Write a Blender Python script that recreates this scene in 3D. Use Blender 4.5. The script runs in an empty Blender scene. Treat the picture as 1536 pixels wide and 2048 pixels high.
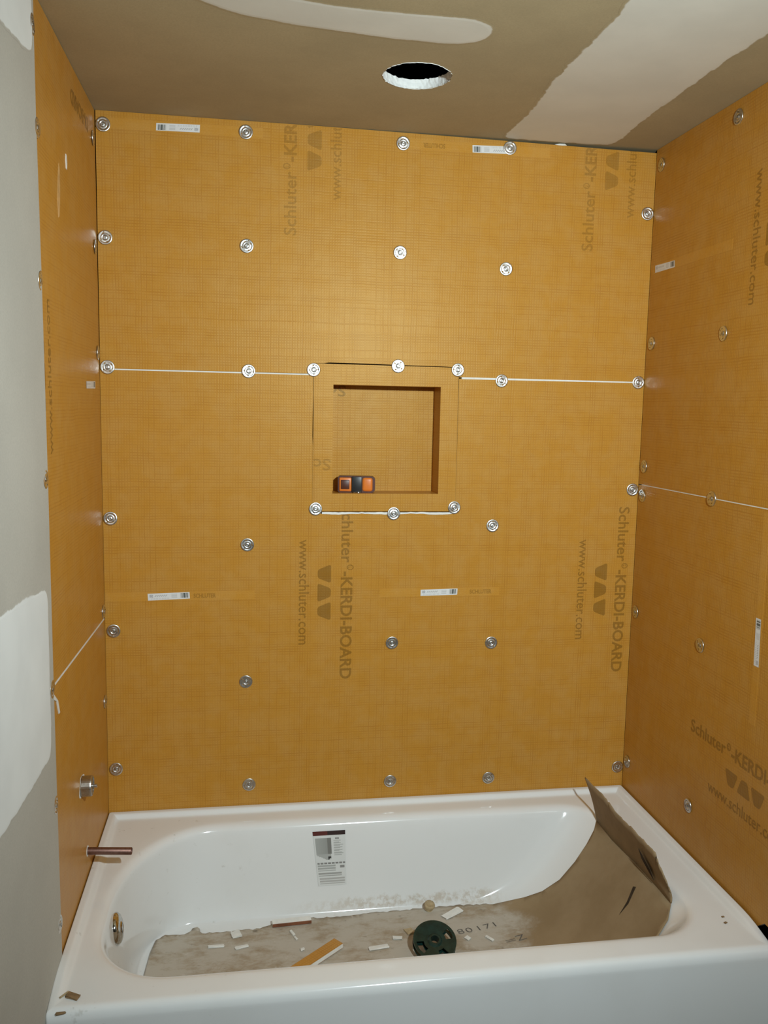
import bpy, bmesh, math, random
from mathutils import Vector, Matrix, noise
from mathutils.bvhtree import BVHTree
from mathutils.geometry import delaunay_2d_cdt

random.seed(7)
SC = bpy.context.scene
COL = SC.collection
W = 1.511          # alcove width (m)
ZT = 0.38          # height of the tub rim over the floor
H = 1.859 + ZT     # ceiling height

# ------------------------------------------------------------------ camera
cam_d = bpy.data.cameras.new('camera')
cam = bpy.data.objects.new('camera', cam_d)
COL.objects.link(cam)
cam_d.sensor_fit = 'VERTICAL'
cam_d.sensor_height = 36.0
cam_d.lens = 1718.9 / 2048 * 36.0
cam_d.clip_start = 0.02
right = Vector((0.98720705, -0.15826081, 0.01938436))
down = Vector((-0.00017403, -0.12264457, -0.99245064))
fwd = Vector((0.15944343, 0.9797509, -0.12110312))
m = Matrix((right, -down, -fwd)).transposed().to_4x4()
m.translation = Vector((0.37421, -2.35697, 1.13049 + ZT))
cam.matrix_world = m
SC.camera = cam

# ------------------------------------------------------------------ light
world = bpy.data.worlds.new('world')
SC.world = world
world.use_nodes = True
world.node_tree.nodes['Background'].inputs[0].default_value = (0.9, 1.0, 1.0, 1)
world.node_tree.nodes['Background'].inputs[1].default_value = 0.0


wd = bpy.data.lights.new('led_work_lamp', 'SPOT')
wd.energy = 144.0
wd.color = (0.90, 1.04, 1.09)
wd.spot_size = math.radians(116)
wd.spot_blend = 1.0
wd.shadow_soft_size = 0.036
wo = bpy.data.objects.new('led_work_lamp', wd)
wo.location = (0.96, -2.10, 1.46 + ZT)
wo.rotation_euler = (Vector((0.78, 0.0, 0.95 + ZT)) - wo.location).to_track_quat('-Z', 'Y').to_euler()
COL.objects.link(wo)
ad = bpy.data.lights.new('added_fill_light', 'AREA')  # weak cool fill added for ambient light, not an actual fitting
ad.energy = 0.4
ad.color = (0.86, 0.97, 1.0)
ad.shape = 'DISK'
ad.size = 0.3
ao = bpy.data.objects.new('added_fill_light', ad)
ao.location = (0.75, -2.75, H - 0.03)
COL.objects.link(ao)

SC.view_settings.view_transform = 'Standard'
SC.view_settings.look = 'None'
SC.view_settings.gamma = 1.0
SC.view_settings.use_curve_mapping = False
SC.view_settings.exposure = 0.0


# ------------------------------------------------------------------ materials
class NT:
    def __init__(self, name):
        self.m = bpy.data.materials.new(name)
        self.m.use_nodes = True
        self.t = self.m.node_tree
        self.b = self.t.nodes['Principled BSDF']

    def n(self, kind, **kw):
        nd = self.t.nodes.new(kind)
        for k, v in kw.items():
            setattr(nd, k, v)
        return nd

    def l(self, a, b):
        self.t.links.new(a, b)

    def put(self, sock, v):
        if hasattr(v, 'is_linked') or hasattr(v, 'links'):
            self.l(v, sock)
        else:
            sock.default_value = v

    def math(self, op, a, b=None, c=None, clamp=False):
        nd = self.n('ShaderNodeMath', operation=op)
        nd.use_clamp = clamp
        self.put(nd.inputs[0], a)
        if b is not None:
            self.put(nd.inputs[1], b)
        if c is not None:
            self.put(nd.inputs[2], c)
        return nd.outputs[0]

    def smooth(self, v, lo, hi, a=0.0, b=1.0):
        nd = self.n('ShaderNodeMapRange', interpolation_type='SMOOTHSTEP')
        self.put(nd.inputs[0], v)
        for i, x in enumerate((lo, hi, a, b)):
            nd.inputs[i + 1].default_value = x
        return nd.outputs[0]

    def mix(self, f, a, b, blend='MIX'):
        nd = self.n('ShaderNodeMix', data_type='RGBA', blend_type=blend)
        self.put(nd.inputs[0], f)
        self.put(nd.inputs[6], a)
        self.put(nd.inputs[7], b)
        return nd.outputs[2]

    def noise(self, vec, scale, detail=2.0, rough=0.5):
        nd = self.n('ShaderNodeTexNoise')
        nd.inputs['Scale'].default_value = scale
        nd.inputs['Detail'].default_value = detail
        nd.inputs['Roughness'].default_value = rough
        if vec is not None:
            self.l(vec, nd.inputs['Vector'])
        return nd.outputs['Fac']

    def obj(self):
        return self.n('ShaderNodeTexCoord').outputs['Object']

    def bump(self, h, strength, dist):
        nd = self.n('ShaderNodeBump')
        nd.inputs['Strength'].default_value = strength
        nd.inputs['Distance'].default_value = dist
        self.l(h, nd.inputs['Height'])
        self.l(nd.outputs[0], self.b.inputs['Normal'])


def simple(name, col, rough=0.5, metal=0.0, spec=0.5, var=0.0, scale=40.0, bump=0.0, bscale=200.0):
    t = NT(name)
    c = (*col, 1)
    t.b.inputs['Roughness'].default_value = rough
    t.b.inputs['Metallic'].default_value = metal
    t.b.inputs['Specular IOR Level'].default_value = spec
    if var > 0:
        o = t.obj()
        f = t.noise(o, scale, 4.0, 0.6)
        dark = tuple(x * (1 - var) for x in col) + (1,)
        lite = tuple(min(1, x * (1 + var)) for x in col) + (1,)
        t.l(t.mix(t.smooth(f, 0.3, 0.7), dark, lite), t.b.inputs['Base Color'])
    else:
        t.b.inputs['Base Color'].default_value = c
    if bump > 0:
        t.bump(t.noise(t.obj(), bscale, 3.0), bump, 0.001)
    return t.m


ORANGE = (0.53, 0.254, 0.037)


def board_material(name, tint=1.0, grid=1.0, rough=0.38):
    """orange fleece-faced foam board with a fine woven grid"""
    t = NT(name)
    o = t.obj()
    sep = t.n('ShaderNodeSeparateXYZ')
    t.l(o, sep.inputs[0])
    g = t.n('ShaderNodeNewGeometry')
    ns = t.n('ShaderNodeSeparateXYZ')
    t.l(g.outputs['True Normal'], ns.inputs[0])
    wob = t.noise(o, 9.0, 2.0)
    total = None
    for i in range(3):
        ph = t.math('ADD', t.math('MULTIPLY', sep.outputs[i], 1 / 0.0071), t.math('MULTIPLY', wob, 0.9))
        d = t.math('ABSOLUTE', t.math('SUBTRACT', t.math('FRACT', ph), 0.5))
        line = t.smooth(d, 0.10, 0.30, 1.0, 0.0)
        # every thread has its own strength
        cell = t.n('ShaderNodeTexWhiteNoise', noise_dimensions='1D')
        t.l(t.math('ADD', t.math('FLOOR', ph), 17.0 * i), cell.inputs['W'])
        line = t.math('MULTIPLY', line, t.math('MULTIPLY_ADD', cell.outputs['Value'], 0.75, 0.35))
        facing = t.math('LESS_THAN', t.math('ABSOLUTE', ns.outputs[i]), 0.6)
        line = t.math('MULTIPLY', line, facing)
        total = line if total is None else t.math('MAXIMUM', total, line)
    patch = t.smooth(t.noise(o, 26.0, 3.0), 0.3, 0.7, 0.45, 1.0)
    fac = t.math('MULTIPLY', t.math('MULTIPLY', total, patch), 0.44 * grid)
    blot = t.smooth(t.noise(o, 14.0, 4.0, 0.65), 0.35, 0.68)
    base = tuple(c * tint for c in ORANGE) + (1,)
    pale = (0.54 * tint, 0.285 * tint, 0.066 * tint, 1)
    deep = (0.35 * tint, 0.130 * tint, 0.014 * tint, 1)
    c1 = t.mix(t.math('MULTIPLY', blot, 0.8), base, pale)
    fine = t.smooth(t.noise(o, 330.0, 2.0), 0.3, 0.75, 0.0, 0.16)
    c1 = t.mix(fine, c1, deep)
    t.l(t.mix(fac, c1, deep), t.b.inputs['Base Color'])
    t.b.inputs['Roughness'].default_value = rough
    t.b.inputs['Specular IOR Level'].default_value = 0.28
    t.b.inputs['Specular Tint'].default_value = (1.0, 0.80, 0.42, 1)
    t.bump(t.math('ADD', t.math('MULTIPLY', total, -0.5), t.noise(o, 30.0, 3.0)), 0.25, 0.0012)
    return t.m


def drywall_material(name, col, var=0.08, grain=300.0, mudcol=(0.78, 0.785, 0.75)):
    """drywall paper; where the mesh carries 'feather' the joint compound covers it"""
    t = NT(name)
    o = t.obj()
    f = t.smooth(t.noise(o, 3.0, 4.0, 0.6), 0.3, 0.7)
    a = tuple(x * (1 - var) for x in col) + (1,)
    b = tuple(x * (1 + var) for x in col) + (1,)
    c = t.mix(f, a, b)
    g = t.smooth(t.noise(o, grain, 2.0), 0.3, 0.7, 0.0, 0.22)
    c = t.mix(g, c, tuple(x * 0.7 for x in col) + (1,))
    at = t.n('ShaderNodeAttribute', attribute_name='feather')
    e = t.math('ADD', at.outputs['Fac'], t.math('MULTIPLY_ADD', t.noise(o, 45.0, 4.0, 0.65), 0.5, -0.25))
    k = t.smooth(e, 0.30, 0.62)
    k = t.math('MULTIPLY', k, t.math('GREATER_THAN', at.outputs['Fac'], 0.001))
    mv = t.smooth(t.noise(o, 7.0, 4.0), 0.3, 0.7)
    mud = t.mix(mv, tuple(x * 0.93 for x in mudcol) + (1,), (*mudcol, 1))
    t.l(t.mix(k, c, mud), t.b.inputs['Base Color'])
    t.b.inputs['Roughness'].default_value = 0.85
    t.b.inputs['Specular IOR Level'].default_value = 0.2
    t.bump(t.noise(o, 60.0, 4.0), 0.15, 0.001)
    return t.m


def tub_material():
    t = NT('white_enamel')
    o = t.obj()
    sep = t.n('ShaderNodeSeparateXYZ')
    t.l(o, sep.inputs[0])
    # beige plaster splashes left along the back foot of the basin
    zz = t.math('SUBTRACT', sep.outputs[2], ZT)
    zn = t.math('ADD', zz, t.math('MULTIPLY_ADD', t.noise(o, 28.0, 4.0, 0.7), 0.05, -0.025))
    band = t.math('MULTIPLY', t.smooth(zn, -0.262, -0.247), t.smooth(zn, -0.238, -0.222, 1.0, 0.0))
    xr = t.math('MULTIPLY', t.smooth(sep.outputs[0], 0.45, 0.75), t.smooth(sep.outputs[0], 1.02, 1.12, 1.0, 0.0))
    yr = t.math('GREATER_THAN', sep.outputs[1], -0.3)
    spot = t.smooth(t.noise(o, 55.0, 4.0, 0.7), 0.36, 0.62)
    st = t.math('MULTIPLY', t.math('MULTIPLY', band, xr), t.math('MULTIPLY', yr, spot))
    dust = t.smooth(t.noise(o, 5.0, 4.0, 0.6), 0.45, 0.75, 0.0, 0.10)
    c = t.mix(dust, (0.80, 0.805, 0.79, 1), (0.56, 0.52, 0.45, 1))
    scuff = t.smooth(t.noise(o, 30.0, 3.0, 0.7), 0.64, 0.74, 0.0, 0.35)
    scuff = t.math('MULTIPLY', scuff, t.smooth(sep.outputs[0], 0.25, 0.5, 1.0, 0.0))
    c = t.mix(scuff, c, (0.40, 0.37, 0.31, 1))
    c = t.mix(t.math('MULTIPLY', st, 0.55), c, (0.46, 0.36, 0.24, 1))
    t.l(c, t.b.inputs['Base Color'])
    t.b.inputs['Roughness'].default_value = 0.13
    t.b.inputs['Specular IOR Level'].default_value = 0.5
    return t.m


def liner_material():
    """brown cardboard, its left part covered by dried mud"""
    t = NT('mud_stained_cardboard')
    o = t.obj()
    sep = t.n('ShaderNodeSeparateXYZ')
    t.l(o, sep.inputs[0])
    n1 = t.noise(o, 9.0, 5.0, 0.65)
    base = t.mix(t.smooth(n1, 0.3, 0.7), (0.275, 0.190, 0.100, 1), (0.325, 0.232, 0.130, 1))
    mp = t.n('ShaderNodeMapping')
    mp.inputs['Scale'].default_value = (9.0, 16.0, 12.0)
    t.l(o, mp.inputs['Vector'])
    n2 = t.noise(mp.outputs[0], 1.0, 6.0, 0.7)
    edge = t.math('ADD', sep.outputs[0], t.math('MULTIPLY_ADD', n1, 0.24, -0.12))
    left = t.smooth(edge, 1.06, 1.13, 1.0, 0.0)
    mudf = t.math('MULTIPLY', t.smooth(n2, 0.32, 0.58, 0.25, 1.0), left)
    c = t.mix(mudf, base, (0.49, 0.44, 0.365, 1))
    n3 = t.noise(o, 24.0, 5.0, 0.75)
    white = t.math('MULTIPLY', t.smooth(n3, 0.61, 0.70, 0.0, 0.75), left)
    c = t.mix(white, c, (0.60, 0.555, 0.49, 1))
    dark = t.math('MULTIPLY', t.smooth(t.noise(mp.outputs[0], 2.3, 4.0, 0.7), 0.64, 0.74, 0.0, 0.6), left)
    c = t.mix(dark, c, (0.14, 0.11, 0.075, 1))
    t.l(c, t.b.inputs['Base Color'])
    t.b.inputs['Roughness'].default_value = 0.8
    t.b.inputs['Specular IOR Level'].default_value = 0.2
    t.bump(t.noise(o, 40.0, 4.0), 0.3, 0.002)
    return t.m


def steel_material(name, col=(0.72, 0.71, 0.68), rough=0.3, bump=0.35, bs=160.0):
    t = NT(name)
    o = t.obj()
    f = t.noise(o, bs, 3.0)
    t.l(t.mix(t.smooth(f, 0.3, 0.7), tuple(x * 0.8 for x in col) + (1,), (*col, 1)), t.b.inputs['Base Color'])
    t.b.inputs['Metallic'].default_value = 1.0
    t.b.inputs['Roughness'].default_value = rough
    if bump:
        t.bump(f, bump, 0.0006)
    return t.m


def print_material():
    t = NT('printed_paper')
    at = t.n('ShaderNodeAttribute', attribute_name='print')
    t.l(at.outputs['Color'], t.b.inputs['Base Color'])
    t.b.inputs['Roughness'].default_value = 0.5
    return t.m


M = {
    'board': board_material('orange_foam_board'),
    'tape': board_material('orange_tape', 1.04, 0.12, 0.36),
    'ink': board_material('brown_ink_on_board', 0.60, 0.8),
    'ink_faint': board_material('faint_ink_on_board', 0.74, 0.8),
    'foam': simple('white_foam_core', (0.80, 0.79, 0.74), 0.7, var=0.06),
    'dark': simple('dark_void', (0.012, 0.010, 0.009), 0.9, spec=0.1, var=0.2),
    'ceil': drywall_material('ceiling_drywall', (0.43, 0.355, 0.215), mudcol=(0.73, 0.72, 0.64)),
    'wall': drywall_material('grey_drywall', (0.50, 0.48, 0.42), 0.05, mudcol=(0.78, 0.80, 0.78)),
    'room': simple('painted_room', (0.24, 0.24, 0.235), 0.8, var=0.04, scale=3.0),
    'floor': simple('subfloor_plywood', (0.24, 0.20, 0.15), 0.8, var=0.2, scale=12.0),
    'tub': tub_material(),
    'liner': liner_material(),
    'card': simple('brown_cardboard', (0.30, 0.212, 0.116), 0.8, spec=0.2, var=0.10, scale=14.0, bump=0.2),
    'card_dark': simple('torn_cardboard_slit', (0.055, 0.038, 0.024), 0.9, spec=0.1, var=0.2),
    'steel': steel_material('galvanised_steel', rough=0.31),
    'screw': steel_material('screw_steel', (0.62, 0.61, 0.58), 0.3, 0.1),
    'chrome': steel_material('chrome', (0.62, 0.61, 0.58), 0.09, 0.0),
    'valve': steel_material('brushed_valve_metal', (0.50, 0.48, 0.44), 0.36, 0.1),
    'copper': steel_material('dull_copper', (0.27, 0.155, 0.125), 0.5, 0.15),
    'gypsum': simple('gypsum_core', (0.80, 0.80, 0.76), 0.9, var=0.05, bump=0.5, bscale=300.0),
    'mud': simple('dried_joint_compound', (0.74, 0.73, 0.68), 0.8, var=0.07),
    'print': print_material(),
    'green': simple('dark_green_plastic', (0.008, 0.030, 0.024), 0.22, var=0.25, scale=60.0),
    'tan': simple('tan_wood', (0.42, 0.32, 0.18), 0.7, var=0.15, scale=80.0),
    'brown': simple('brown_chip', (0.24, 0.15, 0.07), 0.8, var=0.2, scale=90.0),
    'black': simple('black_plastic', (0.018, 0.018, 0.018), 0.35, var=0.2),
    'toolorange': simple('tool_orange', (0.75, 0.20, 0.025), 0.35, var=0.04),
    'toolbrown': simple('tool_dark_edge', (0.085, 0.022, 0.009), 0.4, var=0.1),
    'pencil': simple('pencil_mark', (0.12, 0.105, 0.09), 0.8, var=0.2),
    'sheen': simple('painted_sheen_on_board', (0.60, 0.36, 0.14), 0.5, var=0.15),  # paler orange that paints in the sheen of the board film
    'rust': simple('red_brown_edge', (0.20, 0.07, 0.03), 0.8, var=0.2),
}


# ------------------------------------------------------------------ helpers
def link(name, me, mat=None, parent=None):
    o = bpy.data.objects.new(name, me)
    COL.objects.link(o)
    if mat is not None:
        me.materials.append(mat)
    if parent is not None:
        o.parent = parent
    return o


def from_py(name, vs, fs, mat=None, parent=None, smooth=False):
    me = bpy.data.meshes.new(name)
    me.from_pydata([tuple(v) for v in vs], [], fs)
    me.update()
    if smooth:
        me.polygons.foreach_set('use_smooth', [True] * len(me.polygons))
    return link(name, me, mat, parent)


def from_bm(name, bm, mat=None, parent=None, smooth=False):
    me = bpy.data.meshes.new(name)
    bm.normal_update()
    bm.to_mesh(me)
    bm.free()
    if smooth:
        me.polygons.foreach_set('use_smooth', [True] * len(me.polygons))
    return link(name, me, mat, parent)


def tag(o, label=None, cat=None, group=None, kind=None):
    if label:
        o['label'] = label
    if cat:
        o['category'] = cat
    if group:
        o['group'] = group
    if kind:
        o['kind'] = kind
    return o


def empty(name, loc):
    o = bpy.data.objects.new(name, None)
    o.empty_display_size = 0.02
    o.location = loc
    COL.objects.link(o)
    return o


# planes: (a, b, depth) -> xyz; depth > 0 goes INTO the wall
PL = {
    'back': lambda a, b, d: Vector((a, d, b + ZT)),
    'left': lambda a, b, d: Vector((-d, a, b + ZT)),
    'right': lambda a, b, d: Vector((W + d, a, b + ZT)),
    'ceil': lambda a, b, d: Vector((a, b, H + d)),
}


def plate(name, pl, poly, d0, d1, mat, parent=None, side_mat=None):
    """closed slab: polygon (a, b) on a plane between two depths"""
    f = PL[pl]
    n = len(poly)
    bm = bmesh.new()
    A = [bm.verts.new(f(a, b, d0)) for a, b in poly]
    B = [bm.verts.new(f(a, b, d1)) for a, b in poly]
    caps = [bm.faces.new(A), bm.faces.new(B[::-1])]
    sides = [bm.faces.new((A[i], B[i], B[(i + 1) % n], A[(i + 1) % n])) for i in range(n)]
    if side_mat is not None:
        for s in sides:
            s.material_index = 1
    bm.normal_update()
    bmesh.ops.triangulate(bm, faces=caps)
    bmesh.ops.recalc_face_normals(bm, faces=bm.faces)
    o = from_bm(name, bm, mat, parent)
    if side_mat is not None:
        o.data.materials.append(side_mat)
    return o


def rect(a0, a1, b0, b1):
    return [(a0, b0), (a1, b0), (a1, b1), (a0, b1)]


def bevel_box(bm, cx, cy, cz, sx, sy, sz, r, seg=3, rot=None):
    ret = bmesh.ops.create_cube(bm, size=1.0)
    vs = ret['verts']
    bmesh.ops.scale(bm, vec=(sx, sy, sz), verts=vs)
    es = list({e for v in vs for e in v.link_edges})
    res = bmesh.ops.bevel(bm, geom=es, offset=r, segments=seg, affect='EDGES', profile=0.5)
    vv = list({v for f in res['faces'] for v in f.verts} | {v for v in vs if v.is_valid})
    if rot is not None:
        bmesh.ops.rotate(bm, matrix=rot, verts=vv)
    bmesh.ops.translate(bm, vec=(cx, cy, cz), verts=vv)
    return vv


def lathe(bm, prof, axis='z', n=28, mtx=None):
    """prof: (radius, height) pairs"""
    rings = []
    for r, h in prof:
        if r < 1e-6:
            rings.append([bm.verts.new((0, 0, h))])
        else:
            rings.append([bm.verts.new((r * math.cos(2 * math.pi * k / n), r * math.sin(2 * math.pi * k / n), h)) for k in range(n)])
    for i in range(len(rings) - 1):
        a, b = rings[i], rings[i + 1]
        for k in range(n):
            k2 = (k + 1) % n
            if len(a) == 1 and len(b) == 1:
                continue
            if len(a) == 1:
                bm.faces.new((a[0], b[k], b[k2]))
            elif len(b) == 1:
                bm.faces.new((a[k], a[k2], b[0]))
            else:
                bm.faces.new((a[k], a[k2], b[k2], b[k]))
    vs = [v for r in rings for v in r]
    if mtx is not None:
        bmesh.ops.transform(bm, matrix=mtx, verts=vs)
    return vs


AXX = Matrix.Rotation(math.radians(90), 4, 'Y')     # local z -> world +x


# ------------------------------------------------------------------ ROOM SHELL
def joint_compound(parent, pl, outline, feather, mat, jag=0.006, depth=0.0008, seed=0, base=0.0):
    """a skim of joint compound that feathers out at its border"""
    # densify
    pts = []
    n = len(outline)
    for i in range(n):
        a, b = Vector(outline[i]), Vector(outline[(i + 1) % n])
        k = max(1, int((b - a).length / 0.012))
        for j in range(k):
            pts.append(a.lerp(b, j / k))
    # round the corners
    for _ in range(6):
        pts = [(pts[i - 1] + pts[i] * 2 + pts[(i + 1) % len(pts)]) / 4 for i in range(len(pts))]
    n = len(pts)
    area = sum(pts[i].x * pts[(i + 1) % n].y - pts[(i + 1) % n].x * pts[i].y for i in range(n))
    sg = 1 if area > 0 else -1
    nor = []
    for i in range(n):
        t = pts[(i + 2) % n] - pts[i - 2]
        t.normalize()
        nor.append(Vector((-t.y, t.x)) * sg)
    out = []
    for i, p in enumerate(pts):
        w = noise.noise(Vector((p.x * 18, p.y * 18, seed))) * jag * 1.6 + noise.noise(Vector((p.x * 60, p.y * 60, seed + 5))) * jag
        out.append(p - nor[i] * (feather * 0.5 + w))
    inn = [p + nor[i] * feather * 0.5 for i, p in enumerate(pts)]
    f = PL[pl]
    vs = [f(p.x, p.y, -0.0002 - base) for p in out] + [f(p.x, p.y, -depth - base) for p in inn]
    fs = [(i, (i + 1) % n, n + (i + 1) % n, n + i) for i in range(n)]
    bm = bmesh.new()
    lay = bm.verts.layers.float.new('feather')
    bv = [bm.verts.new(v) for v in vs]
    for q in fs:
        bm.faces.new([bv[i] for i in q])
    cap = bm.faces.new(bv[n:])
    for i, v in enumerate(bv):
        v[lay] = 0.01 if i < n else 1.0
    bm.normal_update()
    bmesh.ops.triangulate(bm, faces=[cap])
    return from_bm('joint_compound', bm, mat, parent)


# floor
fl = from_py('floor', [(-0.15, -3.25, 0), (1.7, -3.25, 0), (1.7, 0.25, 0), (-0.15, 0.25, 0),
                       (-0.15, -3.25, -0.03), (1.7, -3.25, -0.03), (1.7, 0.25, -0.03), (-0.15, 0.25, -0.03)],
             [(0, 1, 2, 3), (7, 6, 5, 4), (0, 4, 5, 1), (1, 5, 6, 2), (2, 6, 7, 3), (3, 7, 4, 0)], M['floor'])
tag(fl, kind='structure')

# ceiling with the round cut-out for a light fitting
HC = Vector((0.750, -0.387))
HR = 0.076
bm = bmesh.new()
nseg = 96
ring = []
for k in range(nseg):
    a = 2 * math.pi * k / nseg
    r = HR + random.uniform(-0.0012, 0.0012)
    ring.append(bm.verts.new((HC.x + r * math.cos(a), HC.y + r * math.sin(a), H)))
edges = [bm.edges.new((ring[i], ring[(i + 1) % nseg])) for i in range(nseg)]
oc = [bm.verts.new(v) for v in ((-0.15, -3.25, H), (1.7, -3.25, H), (1.7, 0.25, H), (-0.15, 0.25, H))]
edges += [bm.edges.new((oc[i], oc[(i + 1) % 4])) for i in range(4)]
bmesh.ops.triangle_fill(bm, edges=edges, use_beauty=True, use_dissolve=False)
for fc in bm.faces:
    if fc.normal.z > 0:
        fc.normal_flip()
ceil = tag(from_bm('ceiling', bm, M['ceil']), kind='structure')
# crumbly white gypsum edge of the cut-out
bm = bmesh.new()
rows = []
for j, dz in enumerate((0.0, 0.006, 0.013, 0.020)):
    row = []
    for k in range(nseg):
        a = 2 * math.pi * k / nseg
        jag = random.uniform(-0.0022, 0.0012) if j in (0, 3) else random.uniform(-0.0008, 0.0008)
        r = HR + 0.001 + jag
        row.append(bm.verts.new((HC.x + r * math.cos(a), HC.y + r * math.sin(a),
                                 H + dz - (0.0012 if j == 0 else 0) + (random.uniform(-0.001, 0.0015) if j == 3 else 0))))
    rows.append(row)
for j in range(3):
    for k in range(nseg):
        k2 = (k + 1) % nseg
        bm.faces.new((rows[j][k], rows[j + 1][k], rows[j + 1][k2], rows[j][k2]))
tag(from_bm('cutout_edge', bm, M['gypsum'], ceil), 'crumbly white gypsum edge of the round hole')
bm = bmesh.new()
lathe(bm, [(0.22, 0.021), (0.22, 0.30), (0, 0.30)], n=24, mtx=Matrix.Translation((HC.x, HC.y, H)))
tag(from_bm('joist_cavity', bm, M['dark'], ceil), 'black hollow seen through the round hole')
# taped and mudded joints on the ceiling
joint_compound(ceil, 'ceil', [(0.05, -0.80), (0.30, -0.655), (0.355, -0.618), (0.479, -0.591), (0.679, -0.569),
                              (0.801, -0.568), (0.842, -0.590), (0.856, -0.635), (0.845, -0.668), (0.802, -0.685),
                              (0.66, -0.681), (0.556, -0.683), (0.437, -0.70), (0.25, -0.85)], 0.014, M['ceil'], 0.002, seed=2)
joint_compound(ceil, 'ceil', [(1.056, -1.6), (1.05, -0.813), (1.058, -0.755), (1.056, -0.594), (1.052, -0.429),
                              (1.069, -0.269), (1.066, -0.14), (1.06, -0.012), (1.20, -0.005), (1.372, -0.012),
                              (1.367, -0.165), (1.360, -0.316), (1.361, -0.434), (1.361, -0.581),
                              (1.362, -0.671), (1.368, -0.80), (1.36, -1.6)], 0.014, M['ceil'], 0.006, seed=9)

# hidden sides of the room (they throw back the light)
wf = from_py('wall_front', [(-0.05, -3.2, 0), (1.6, -3.2, 0), (1.6, -3.2, H), (-0.05, -3.2, H)], [(0, 1, 2, 3)], M['room'])
tag(wf, kind='structure')

# ---- left wall: grey drywall, then two orange boards inside the alcove
EDGE = [(-0.652, 1.857), (-0.654, 1.632), (-0.645, 1.352), (-0.640, 0.979), (-0.640, 0.577), (-0.637, 0.315), (-0.632, 0.02), (-0.63, -0.38)]
wl = plate('wall_left', 'left', [(a - 0.0002, b) for a, b in EDGE] + [(-3.2, -0.38), (-3.2, 1.859)], -0.0025, 0.016, M['wall'])
tag(wl, kind='structure')
plate('dark_backing', 'left', rect(-3.2, 0.02, -0.38, 1.859), 0.017, 0.03, M['dark'], wl)
joint_compound(wl, 'left', [(-0.672, 0.774), (-0.757, 0.785), (-0.894, 0.795), (-1.0, 0.80), (-1.4, 0.82), (-1.4, 0.45),
                            (-1.02, 0.462), (-0.90, 0.454), (-0.76, 0.450), (-0.676, 0.448)], 0.010, M['wall'], 0.004, seed=3, base=0.0025)
joint_compound(wl, 'left', [(-0.668, 1.737), (-0.75, 1.725), (-0.87, 1.712), (-1.3, 1.66), (-1.3, 1.852), (-0.668, 1.852)],
               0.010, M['wall'], 0.003, seed=4, base=0.0025)


def seam_z(a):
    return 0.552 + (a + 0.013) / (-0.627) * 0.019


up = [(a, b) for a, b in EDGE if b > 0.58]
lo = [(a, b) for a, b in EDGE if b < 0.58]
fb_l_up = plate('foam_board', 'left', [(-0.001, seam_z(0) + 0.002), (-0.001, 1.857)] + up + [(-0.640, seam_z(-0.64) + 0.002)],
                0.0, 0.0127, M['board'], wl, M['foam'])
fb_l_lo = plate('foam_board', 'left', [(-0.001, -0.02), (-0.001, seam_z(0) - 0.002), (-0.640, seam_z(-0.64) - 0.002)] + lo[1:-1] + [(-0.631, -0.02)],
                0.0, 0.0127, M['board'], wl, M['foam'])
plate('seam_strip', 'left', [(-0.012, seam_z(-0.012) - 0.0022), (-0.638, seam_z(-0.638) - 0.0022),
                             (-0.638, seam_z(-0.638) + 0.0022), (-0.012, seam_z(-0.012) + 0.0022)], -0.0006, 0.010, M['mud'], wl)
plate('mud_smear', 'left', [(-0.637, 0.556), (-0.600, 0.530), (-0.585, 0.500), (-0.594, 0.500), (-0.612, 0.532), (-0.638, 0.545)],
      -0.0016, 0.001, M['mud'], wl)
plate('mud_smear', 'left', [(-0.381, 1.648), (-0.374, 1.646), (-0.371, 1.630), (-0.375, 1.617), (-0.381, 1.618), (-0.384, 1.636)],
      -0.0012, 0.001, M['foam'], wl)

plate('painted_sheen_streak', 'left', [(-0.455, 1.610), (-0.447, 1.600), (-0.449, 1.550), (-0.458, 1.505), (-0.470, 1.500), (-0.475, 1.535), (-0.466, 1.580)],
      -0.0006, 0.001, M['sheen'], wl)  # light streak on the wrinkled film, painted as a pale patch

# ---- right wall
wr = plate('wall_right', 'right', [(-3.2, -0.38), (-0.76, -0.38), (-0.76, -0.034), (-0.92, -0.034), (-0.92, 1.859), (-3.2, 1.859)], 0.0, 0.016, M['wall'])
tag(wr, kind='structure')
plate('dark_backing', 'right', rect(-3.2, 0.02, -0.38, 1.859), 0.017, 0.03, M['dark'], wr)
fb_r_up = plate('foam_board', 'right', [(-0.001, 0.9225), (-0.001, 1.858), (-0.918, 1.858), (-0.918, 0.9265)], 0.0, 0.0127, M['board'], wr, M['foam'])
fb_r_lo = plate('foam_board', 'right', [(-0.001, -0.02), (-0.001, 0.9200), (-0.918, 0.924), (-0.918, -0.03), (-0.80, -0.03), (-0.790, 0.010), (-0.735, 0.010), (-0.700, -0.02)],
                0.0, 0.0127, M['board'], wr, M['foam'])
plate('seam_strip', 'right', [(-0.02, 0.9197), (-0.918, 0.9237), (-0.918, 0.9268), (-0.02, 0.9222)], 0.0004, 0.010, M['mud'], wr)

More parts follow.
